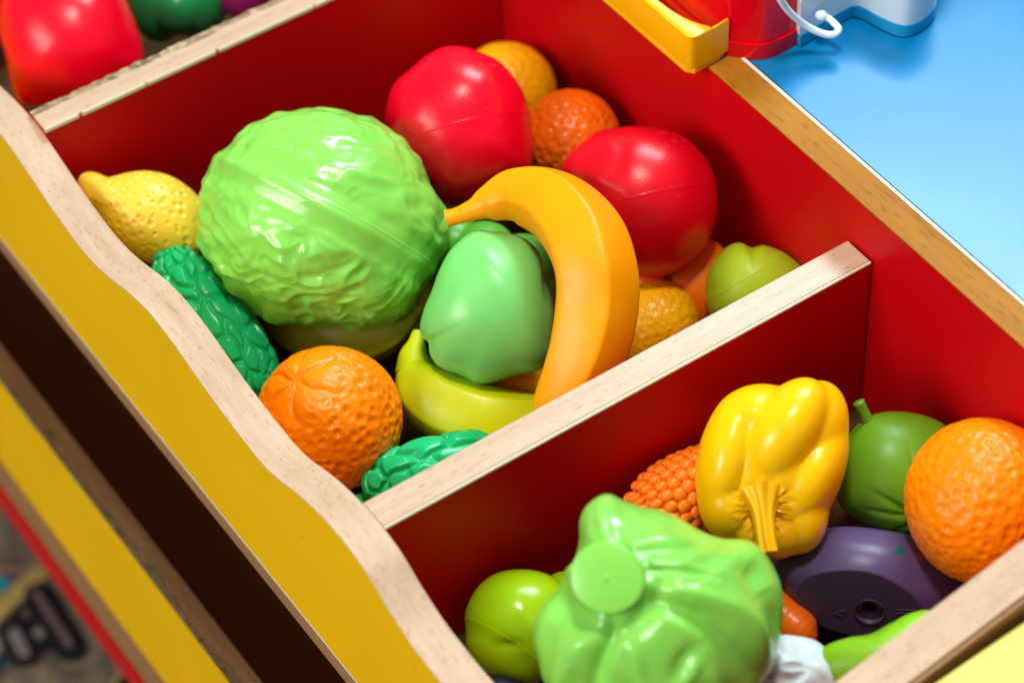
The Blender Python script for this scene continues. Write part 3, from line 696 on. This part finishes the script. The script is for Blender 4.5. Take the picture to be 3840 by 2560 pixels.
for q_, w_, hh in (([(1400,1375), (1392,1440), (1366,1515), (1350,1600)], .0034, -.0044), ([(1402,1412), (1340,1448), (1300,1520), (1285,1620)], .0048, .0034),
                   ([(1290,1370), (1262,1440), (1250,1520)], .0045, -.0022), ([(1490,1330), (1575,1342), (1670,1374), (1735,1440), (1765,1520)], .0045, .0042),
                   ([(1480,1360), (1575,1385), (1650,1440), (1710,1530)], .0052, -.0048), ([(1500,1378), (1550,1406), (1600,1455), (1640,1540)], .0040, .0030),
                   ([(1584,1461), (1556,1492), (1548,1540)], .0046, -.0030), ([(1436,1450), (1452,1490), (1467,1535)], .0030, .0022),
                   ([(1460,1550), (1510,1568), (1560,1535), (1595,1470)], .0030, .0024), ([(1470,1600), (1520,1610), (1600,1570)], .0040, -.0030),
                   ([(1379,1160), (1384,1200), (1392,1232)], .0024, .0020), ([(1420,1180), (1412,1215), (1420,1240)], .0042, -.0026),
                   ([(1500,1302), (1560,1308), (1630,1325)], .0020, .0018), ([(1490,1275), (1560,1284), (1640,1300)], .0018, .0016), ([(1480,1290), (1560,1297), (1630,1312)], .0014, -.0014),
                   ([(1550,1272), (1600,1262), (1650,1260)], .0024, .0018), ([(1450,1235), (1500,1225), (1560,1228)], .0030, .0016), ([(1440,1250), (1530,1245), (1620,1246)], .0020, -.0014),
                   ([(1700,1290), (1722,1312), (1735,1345)], .0050, -.0032), ([(1745,1360), (1770,1420), (1775,1480)], .0034, -.0022), ([(1690,1270), (1730,1270), (1760,1290)], .0034, .0018)):
    h += fold(q_, w_, hh)
h += .0010*(1-sab(noise(v*38+8+.6*noise(v*22)[:, None]), .14)*2)+.0016*noise(v*24+1)
e = fruit('cabbage', (disp(v, f, h), f), P_let, (0.09912, 0.07728, -0.01000), 'large light green toy cabbage with a round cut stalk in the near tray', 'cabbage', 'toy vegetables', None, 'leaves')
zs = .048
ax_ = unit((-.16, .10, .98)); c0 = np.array([sx, sy, zs+.001])
Vt, Ft = tube([c0-ax_*.030, c0-ax_*.010, c0-ax_*.0012, c0-ax_*.0002, c0], [88*k, 82*k, 80*k, 77*k, 74*k], 60, 72, lambda u_, a: 1+.035*np.cos(2*a+1)+.02*np.cos(3*a), True, (1, 0, 0))
child('stalk', Vt, Ft, P_let, e)
v, f = ico(3); child('stalk_pip', v*np.array([7*k, 7*k, 3*k])+c0, f, P_let, e)

# yellow bell pepper, stalk end towards us
k = 0.00020094; cx, cy = 1775, 1075
def LP(x, y, z): return ((x-cx)*k, -(y-cy)*k, z*k)
v, f = lobes(8, [(LP(1668,1050,5), (148*k, 68*k, 105*k), 78), (LP(1735,960,0), (95*k, 80*k, 95*k), 20), (LP(1798,985,45), (138*k, 82*k, 105*k), 56),
                 (LP(1868,985,0), (118*k, 80*k, 100*k), 75), (LP(1858,1090,12), (140*k, 72*k, 104*k), 62), (LP(1672,1160,8), (80*k, 68*k, 92*k), 100),
                 (LP(1728,1205,0), (66*k, 70*k, 82*k), 0), (LP(1792,1212,0), (60*k, 70*k, 82*k), 0), (LP(1842,1190,5), (60*k, 82*k, 85*k), -10), (LP(1778,1070,-10), (154*k, 186*k, 122*k), -8)], .034)
bx, by, _ = LP(1745,1160,0); dx, dy = v[:, 0]-bx, v[:, 1]-by; dr = np.hypot(dx, dy); th = np.arctan2(dy, dx)
fr = sm(v[:, 2], .0, .012)
h = fr*(-.0022*np.exp(-(dr/(50*k))**2)+.0013*np.exp(-((dr-38*k)/(26*k))**2)*noise(np.c_[th*6, dr*90, dr*0])+.0012*np.exp(-((dr-40*k)/(30*k))**2)*noise(v*260))+.0004*noise(v*40)
e = fruit('bell_pepper', (disp(v, f, h), f), P_yel, (0.05457, 0.17588, -0.03000), 'glossy yellow toy bell pepper with its ribbed stalk pointing down at the viewer', 'pepper', 'toy peppers', None, 'body')
st = [LP(1744,1128,72), LP(1744,1165,98), LP(1746,1215,118), LP(1751,1258,128)]
Vt, Ft = tube(st, [50*k, 27*k, 22*k, 24*k], 70, 60, lambda u_, a: 1+.10*np.cos(7*a+2*u_), True, (1, 0, 0))
child('stem', Vt, Ft, P_yel, e)

# green persimmon-like fruit with stem
k = 0.00020610; cx, cy = 2045, 1092
pts = PX(k, cx, cy, [(1922,1130),(1930,1060),(1950,1000),(1985,962),(2030,946),(2085,946),(2140,960),(2180,985),(2205,1040),(2205,1110),(2185,1170),(2140,1215),(2080,1230),(2020,1222),(1965,1190),(1932,1165)])
v, f = blob(7, pts, 118*k)
def crease(v, a, b, w_, d):
    a = np.array([(a[0]-cx)*k, -(a[1]-cy)*k]); b = np.array([(b[0]-cx)*k, -(b[1]-cy)*k]); t = np.clip(((v[:, :2]-a)@(b-a))/((b-a)@(b-a)), 0, 1)
    dd = np.linalg.norm(v[:, :2]-(a+t[:, None]*(b-a)), axis=1); return -d*np.exp(-(dd/w_)**2)*sm(t, 0, .8)*(v[:, 2] > 0)
h = crease(v, (1965,1110), (2090,1180), .0016, .0022)+crease(v, (1950,1160), (2090,1185), .0014, .0016)+crease(v, (2070,990), (2095,1180), .0012, .0010)+crease(v, (2030,1225), (2090,1200), .0014, .0018)+.0004*noise(v*30)
e = fruit('persimmon', (disp(v, f, h), f), P_fig, (0.07105, 0.23431, -0.06000), 'matt green toy persimmon with a short stem right of the yellow pepper', 'persimmon', None, None, 'body')
Vt, Ft = tube([((1995-cx)*k, -(975-cy)*k, .004), ((1982-cx)*k, -(950-cy)*k, .006), ((1967-cx)*k, -(922-cy)*k, .008)], [17*k, 13*k, 14*k], 20, 20)
child('stem', Vt, Ft, P_fig, e)

# apple
k = 0.00020096; cx, cy = 1190, 1435
pts = PX(k, cx, cy, [(1066,1450),(1070,1400),(1095,1350),(1135,1318),(1185,1307),(1240,1312),(1285,1335),(1315,1380),(1322,1440),(1310,1500),(1270,1550),(1210,1578),(1150,1565),(1100,1530),(1072,1490)])
v, f = blob(7, pts, 122*k)
dx, dy = v[:, 0]-(1168-cx)*k, v[:, 1]+(1400+70-cy)*k
h = -.0016*np.exp(-((dx/.0055)**2+(dy/.0028)**2))*(v[:, 2] > 0)+seam(v, (.55, .83, -.25), -.0115, .0003, .0003)-.0007*np.exp(-((v@unit((.55, .83, -.25))+.016)/.004)**2)
h += .0007*np.exp(-((v@unit((.75, .6, 0))-.006)/.003)**2)*sm(v[:, 0], -.005, .012)
fruit('apple', (disp(v, f, h), f), P_app, (0.03034, 0.04786, -0.07500), 'shiny green toy apple in the near tray between the front board and the cabbage', 'apple', 'toy apples')
v, f = blob(6, PX(k, 1300, 1370, [(1245,1350),(1265,1318),(1300,1308),(1340,1320),(1360,1370),(1330,1420),(1270,1410)]), 60*k)
fruit('apple', (v, f), P_app, (0.02583, 0.07781, -0.08200), 'edge of a second green toy apple squeezed behind the cabbage', 'apple', 'toy apples')

# corn cob with separate kernels
k = 0.00020567
A = np.array((0.02031, 0.12033, -0.05800)); B = np.array((0.02402, 0.18643, -0.06600)); ax_ = unit(B-A); Lc = np.linalg.norm(B-A); mid = (A+B)/2
e = empty('corn_cob', tuple(mid), 'orange toy corn cob half hidden between the cabbage and the yellow pepper', 'corn')
def cr(t): return 92*k*(max(0, 1-(abs(t-.54)/.56)**2.1))**.5
Vt, Ft = tube([A+ax_*Lc*t-mid for t in np.linspace(.0, 1.0, 9)], [max(.001, cr(t)*.93) for t in np.linspace(0, 1, 9)], 40, 40)
P_crn = plastic('corn orange plastic', (.86, .17, .004), .3, .1)
mesh_obj('cob', Vt, Ft, P_crn).parent = e
n1 = unit(np.cross(ax_, (0, 0, 1))); n2 = np.cross(ax_, n1)
v, f = ico(3); kme = None; rows = 17; prev = e.children[0]
for i in range(12):
    t = .045+i*.082
    for j in range(rows):
        a = 2*math.pi*j/rows+.1*(i % 2)
        nrm = np.cos(a)*n1+np.sin(a)*n2
        if nrm @ np.array(CAM_ROT.col[2]) < -.25: continue
        p = A+ax_*Lc*t-mid+nrm*cr(t)*.95
        if kme is None:
            o = mesh_obj('kernel', v*np.array([.0038, .0035, .0026]), f, P_crn); kme = o.data
        else:
            o = bpy.data.objects.new('kernel', kme); C.objects.link(o)
        o.parent = e
        s_ = max(.35, cr(t)/(92*k))
        Mx = Matrix((tuple(np.cross(nrm, ax_)*s_), tuple(ax_), tuple(nrm))).transposed().to_4x4(); Mx.translation = p
        o.matrix_local = Mx

# aubergine with a flat moulded end
k = 0.00020136; cx, cy = 1990, 1335
pts = PX(k, cx, cy, [(1778,1300),(1810,1262),(1850,1232),(1900,1212),(1960,1208),(2030,1215),(2110,1232),(2170,1265),(2225,1320),(2240,1375),(2200,1420),(2120,1452),(2030,1465),(1960,1460),(1890,1440),(1830,1400),(1795,1355)])
v, f = blob(7, pts, 150*k)
# flat end: an ellipse about (1960,1385), facing down towards the viewer
nf = unit((-.20, -.56, .80)); cf = np.array([(1958-cx)*k, -(1378-cy)*k, 0.0])
t_ = np.linspace(0, 1, 2)
# depth of the skin under the upper rim of the ellipse fixes the plane
hcut = .0205
d = v@nf; cut = d > hcut
v = np.where(cut[:, None], v-np.outer(d-hcut, nf), v)
rel = v-nf*hcut; inpl = cut
c_face = v[cut].mean(0)
e1_ = unit(np.cross((0, 1, 0), nf)); e2_ = np.cross(nf, e1_)
hx, hy = (rel-(c_face-nf*hcut))@e1_, (rel-(c_face-nf*hcut))@e2_
hx0, hy0 = .0045, -.0020
rr_ = np.hypot(hx-hx0, hy-hy0)
push = inpl*(.0016*sm(-rr_, -.0070, -.0060)+.0100*sm(-rr_, -.0036, -.0030))
v = v-push[:, None]*nf
marks = [((.012, .0155, .022), .0040, (.0, .12, .08)), ((.022, .0135, .020), .0032, (.30, .04, .02)), ((.019, .012, .021), .0011, (.0, .09, .06)), ((.033, .008, .012), .0030, (.25, .03, .05)), ((-.012, .011, .025), .0024, (.16, .03, .04))]
P_egg = plastic('aubergine purple plastic', (.095, .06, .15), .36, .15, marks)
P_egf = plastic('dull purple end', (.070, .053, .105), .42, .1)
e = fruit('aubergine', (v, f), P_egg, (0.10259, 0.19538, -0.07900), 'dusty purple toy aubergine with a flat moulded end and a dark vent hole', 'aubergine', None, None, 'body')
e.children[0].data.materials.append(P_egf)
ff = f; fc = inpl[ff].all(1); e.children[0].data.polygons.foreach_set('material_index', fc.astype(np.int32))
cfl = c_face+nf*.0002
def onface(a, b, z=0): return cfl+e1_*(hx0+a)+e2_*(hy0+b)+nf*z
Vt, Ft = tube([onface(.0070*math.cos(a), .0070*math.sin(a)) for a in np.linspace(0, 2*math.pi, 25)], [.0004]*25, 72, 8, None, False)
child('vent_rim', Vt, Ft, P_egf, e)
def emboss(L, r=.00030):
    L = [(a*1.35, b*1.35) for a, b in L]
    Vt, Ft = tube([onface(*p) for p in L], [r]*len(L), 8*len(L), 6, None, True); child('moulded_mark', Vt, Ft, P_egf, e)
for s_ in (((-.0125, -.001), (-.0085, .0002)), ((-.0085, .0002), (-.0095, -.0022)), ((-.0095, -.0022), (-.0125, -.001)), ((.009, .0012), (.0155, .0012)), ((.009, -.0045), (.009, -.0002)), ((.009, -.0002), (.015, -.0002)), ((.015, -.0002), (.015, -.0045)), ((.015, -.0045), (.009, -.0045))): emboss(s_)
emboss([(.0138+0, -.0012), (.0122, -.0009), (.0108, -.0016), (.0104, -.0025), (.0110, -.0034), (.0124, -.0040), (.0138, -.0036)])

# carrot, pear, garlic, dark piece
k = 0.00020186
V, F = tube([(0.07509, 0.15026, -0.08500), (0.08491, 0.15292, -0.08500), (0.09685, 0.15512, -0.08500), (0.10575, 0.15711, -0.08600), (0.11073, 0.15885, -0.08700)], [52*k, 52*k, 48*k, 40*k, 12*k], 60, 40, lambda u_, a: 1+.02*np.cos(u_*60)*.5)
c = V.mean(0); o = mesh_obj('carrot', V-c, F, P_org2, None, tuple(c)); tag(o, 'blunt end of an orange red toy carrot between the cabbage and the aubergine', 'carrot', 'toy carrots')
k = 0.00019500
v, f = blob(7, PX(k, 2035, 1515, [(1870,1525),(1895,1486),(1950,1465),(2002,1458),(2045,1434),(2090,1410),(2135,1403),(2160,1430),(2160,1500),(2140,1560),(2080,1595),(2000,1608),(1925,1592),(1880,1560)]), 70*k, None, 2.0, 1.2)
fruit('pear', (disp(v, f, .0004*noise(v*30)), f), plastic('fresh green plastic', (.22, .50, .008), .36), (0.16101, 0.15663, -0.04500), 'smooth green toy pear lying along the end board of the near tray', 'pear', 'green toy pears')
k = 0.00019430
v, f = lobes(7, [((0, 0, 0), (95*k, 90*k, 80*k), 0), ((-20*k, 35*k, 20*k), (50*k, 60*k, 60*k), 20), ((50*k, 10*k, 20*k), (50*k, 60*k, 50*k), 0), ((20*k, -20*k, 40*k), (50*k, 60*k, 50*k), 0)], .03)
h = .0026*(1-np.abs(noise(v*np.array([60, 95, 60])))*2.2)+.0014*noise(v*40)
fruit('garlic_bulb', (disp(v, f, h), f), P_wht, (0.14063, 0.12201, -0.05500), 'white toy garlic bulb at the lower edge beside the cabbage', 'garlic')
k = 0.00019998
v, f = blob(6, PX(k, 1150, 1610, [(1060,1600),(1100,1560),(1150,1548),(1195,1562),(1235,1600),(1225,1660),(1150,1680),(1080,1660)]), 60*k)
fruit('plum', (v, f), plastic('black purple plastic', (.02, .015, .035), .4), (0.05351, 0.02175, -0.08800), 'dark purple toy plum below the green apple at the bottom edge', 'plum')

# =================================================================== far tray
k = 0.00023572
pts = PX(k, 165, 90, [(2,110),(-2,60),(5,0),(40,-50),(110,-75),(190,-70),(260,-40),(295,10),(318,70),(328,120),(320,170),(270,215),(180,240),(90,246),(50,235),(25,195),(12,150)])
v, f = blob(7, pts, 160*k)
h = .0012*noise(v*28)-.0012*np.exp(-((v@unit((1, .6, 0))+.036)/.003)**2)
fruit('tomato', (disp(v, f, h), f), P_tom, (-0.41454, 0.05955, -0.03500), 'big shiny red toy tomato in the far tray left of the chipped divider', 'tomato', 'red toy tomatoes')
k = 0.00024714
v, f = blob(6, PX(k, -40, 10, [(-130,10),(-90,-60),(-20,-90),(30,-50),(48,10),(30,80),(-20,110),(-100,80)]), 95*k)
fruit('tomato', (v, f), P_tom2, (-0.51131, 0.04740, -0.07000), 'dim red toy tomato cut off by the top left corner of the picture', 'tomato', 'red toy tomatoes')
k = 0.00024418
v, f = lobes(7, [((-50*k, 0, 10*k), (72*k, 100*k, 80*k), 10), ((45*k, 5*k, 10*k), (75*k, 95*k, 80*k), -10), ((0, -25*k, 45*k), (62*k, 65*k, 60*k), 0), ((0, 30*k, 0), (100*k, 90*k, 80*k), 0)], .03)
fruit('bell_pepper', (disp(v, f, .0006*noise(v*40)), f), P_drk, (-0.43003, 0.13231, -0.05500), 'dark bottle green toy pepper in the far tray at the top edge', 'pepper', 'toy peppers')
k = 0.00024542
v, f = lobes(6, [((0, 0, 0), (68*k, 60*k, 60*k), 0), ((30*k, 10*k, 20*k), (40*k, 40*k, 40*k), 0)], .05)
fruit('onion', (v, f), P_pur, (-0.40550, 0.16255, -0.05000), 'glossy purple toy onion showing above the chipped divider', 'onion')
k = 0.00023436
v, f = blob(6, PX(k, 10, 270, [(-60,270),(-30,225),(10,210),(50,232),(75,270),(40,310),(-20,315)]), 55*k)
fruit('lemon', (v, f), P_amb, (-0.42987, 0.01817, -0.08200), 'sliver of amber toy lemon under the far red tomato at the left edge', 'lemon', 'toy lemons')

# =================================================================== toy cash register on the counter
P_tr = plastic('register red plastic', (.80, .001, .012), .18, .03, (), 0, 0)
P_ty = plastic('drawer yellow plastic', (.95, .47, .0015), .24, .03, (), 0, 0)
P_tw = plastic('register white plastic', (.72, .82, .88), .22, .03, (), 0, 0)
P_tb = plastic('register blue plastic', (.01, .34, .62), .25, .03, (), 0, 0)
reg = empty('toy_cash_register', (-.19, .34, .0296), 'red and white toy cash register on the blue counter, yellow drawer over the rail', 'toy register')
def prism(name, plan, z0, z1, m, parent, bev=.002, segs=4, top_in=0., holes=None):
    bm = bmesh.new(); n = len(plan); cxy = np.mean(plan, 0)
    lo = [bm.verts.new((x, y, z0)) for x, y in plan]
    hi = [bm.verts.new((cxy[0]+(x-cxy[0])*(1-top_in), cxy[1]+(y-cxy[1])*(1-top_in), z1)) for x, y in plan]
    bm.faces.new(lo[::-1]); tf = bm.faces.new(hi)
    for i in range(n): bm.faces.new((lo[i], lo[(i+1) % n], hi[(i+1) % n], hi[i]))
    if bev: bmesh.ops.bevel(bm, geom=list(tf.edges), offset=bev, segments=segs, affect='EDGES', profile=.5)
    o = put(name, bm, m, parent, True)
    try:
        o.data.set_sharp_from_angle(angle=rad(40))
    except Exception: pass
    return o
def sp2(P, n=60): return [tuple(x[:2]) for x in spline([(a, b, 0) for a, b in P], n)]
front = sp2([(-.205, .2880), (-.175, .2868), (-.153, .2868), (-.137, .2886), (-.1286, .2929), (-.1198, .3025), (-.1178, .3140), (-.1189, .3265)], 70)
plan = front+[(-.135, .37), (-.27, .37), (-.27, .31)]
ins = [(x+(.0012 if x < -.2 else -.0012), y+.0010) for x, y in plan]
prism('base', plan, .0300, .0395, P_tr, reg, .0008, 2)
prism('body', ins, .0396, .0760, P_tr, reg, .010, 8)
# white and blue scanner body
wp_ = [(-0.11524, 0.32298, 0.03300), (-0.11574, 0.32668, 0.03300), (-0.11697, 0.34149, 0.03300), (-0.11769, 0.35601, 0.03300), (-0.11638, 0.35943, 0.03300), (-0.11233, 0.36147, 0.03300), (-0.10403, 0.36311, 0.03300), (-0.09538, 0.36580, 0.03300), (-0.08983, 0.36990, 0.03300), (-0.08834, 0.37736, 0.03300), (-0.08992, 0.38517, 0.03300), (-0.09397, 0.39253, 0.03300), (-0.10233, 0.39985, 0.03300), (-0.11722, 0.40951, 0.03300)]
pl2 = sp2([p[:2] for p in wp_], 90)
far = [(-.14, .47), (-.22, .42), (-.19, .335)]
prism('lower_shell', pl2+far, .0305, .0375, P_tb, reg, .0006, 2)
cxy = np.mean(pl2, 0)
pin = []
for i, p in enumerate(pl2):
    a = np.array(pl2[max(0, i-1)]); b = np.array(pl2[min(len(pl2)-1, i+1)]); t = unit(b-a); pin.append((p[0]-t[1]*.0006, p[1]+t[0]*.0006))
prism('upper_shell', pin+far, .0376, .0640, P_tw, reg, .006, 6)
k = 0.00021469
Vt, Ft = tube([(-0.11883, 0.30405, 0.08500), (-0.11398, 0.30595, 0.07500), (-0.11338, 0.31214, 0.06200), (-0.11092, 0.32073, 0.05000), (-0.10569, 0.32779, 0.04400), (-0.10168, 0.33286, 0.04300), (-0.10245, 0.33644, 0.04400), (-0.10633, 0.33614, 0.04600), (-0.11059, 0.33510, 0.04700), (-0.11367, 0.33403, 0.04600)], [9*k, 9*k, 8.5*k, 8.5*k, 8.5*k, 8.5*k, 8.5*k, 8.2*k, 8*k, 8*k], 110, 20)
c = np.array((-.12, .33, .05)); o = mesh_obj('cord', Vt-c, Ft, P_tw, None, tuple(c)); o.parent = reg; o.matrix_local = reg.matrix_basis.inverted() @ Matrix.Translation(c)
v, f = ico(4); c = np.array((-0.11228, 0.33310, 0.04800)); o = mesh_obj('cord_knob', v*np.array([.0031, .0031, .0024]), f, P_tw, None); o.parent = reg; o.matrix_local = reg.matrix_basis.inverted() @ Matrix.Translation(c)
# drawer: floor, right wall, thick front wall with a scooped rim
zt = .0545; zb = .0308
corner = (-0.13066, 0.26594, 0.05450)
X0 = corner[0]; Y0 = corner[1]
dr_ = prism('drawer', [(X0-.150, Y0-.002), (X0-.004, Y0), (X0, Y0+.003), (X0-.001, Y0+.0195), (X0-.150, Y0+.0195)], zb, zb+.003, P_ty, reg, .0005, 2)
inn = sp2([(X0-.080, Y0+.0040), (X0-.045, Y0+.0045), (X0-.033, Y0+.0050), (X0-.0235, Y0+.0058), (X0-.016, Y0+.0072), (X0-.009, Y0+.0096), (X0-.0018, Y0+.0140)], 30)
fw = prism('front_wall', [(X0-.150, Y0-.002), (X0-.006, Y0)]+sp2([(X0-.004, Y0), (X0-.0010, Y0+.0014), (X0, Y0+.0045)], 6)+[(X0, Y0+.0142)]+inn[::-1]+[(X0-.150, Y0+.0038)], zb+.0032, zt, P_ty, dr_, .0007, 3)
sw = prism('side_wall', [(X0-.0014, Y0+.0144), (X0, Y0+.0144), (X0-.0010, Y0+.0245), (X0-.0024, Y0+.0245)], zb+.0032, zt, P_ty, dr_, .0004, 2)
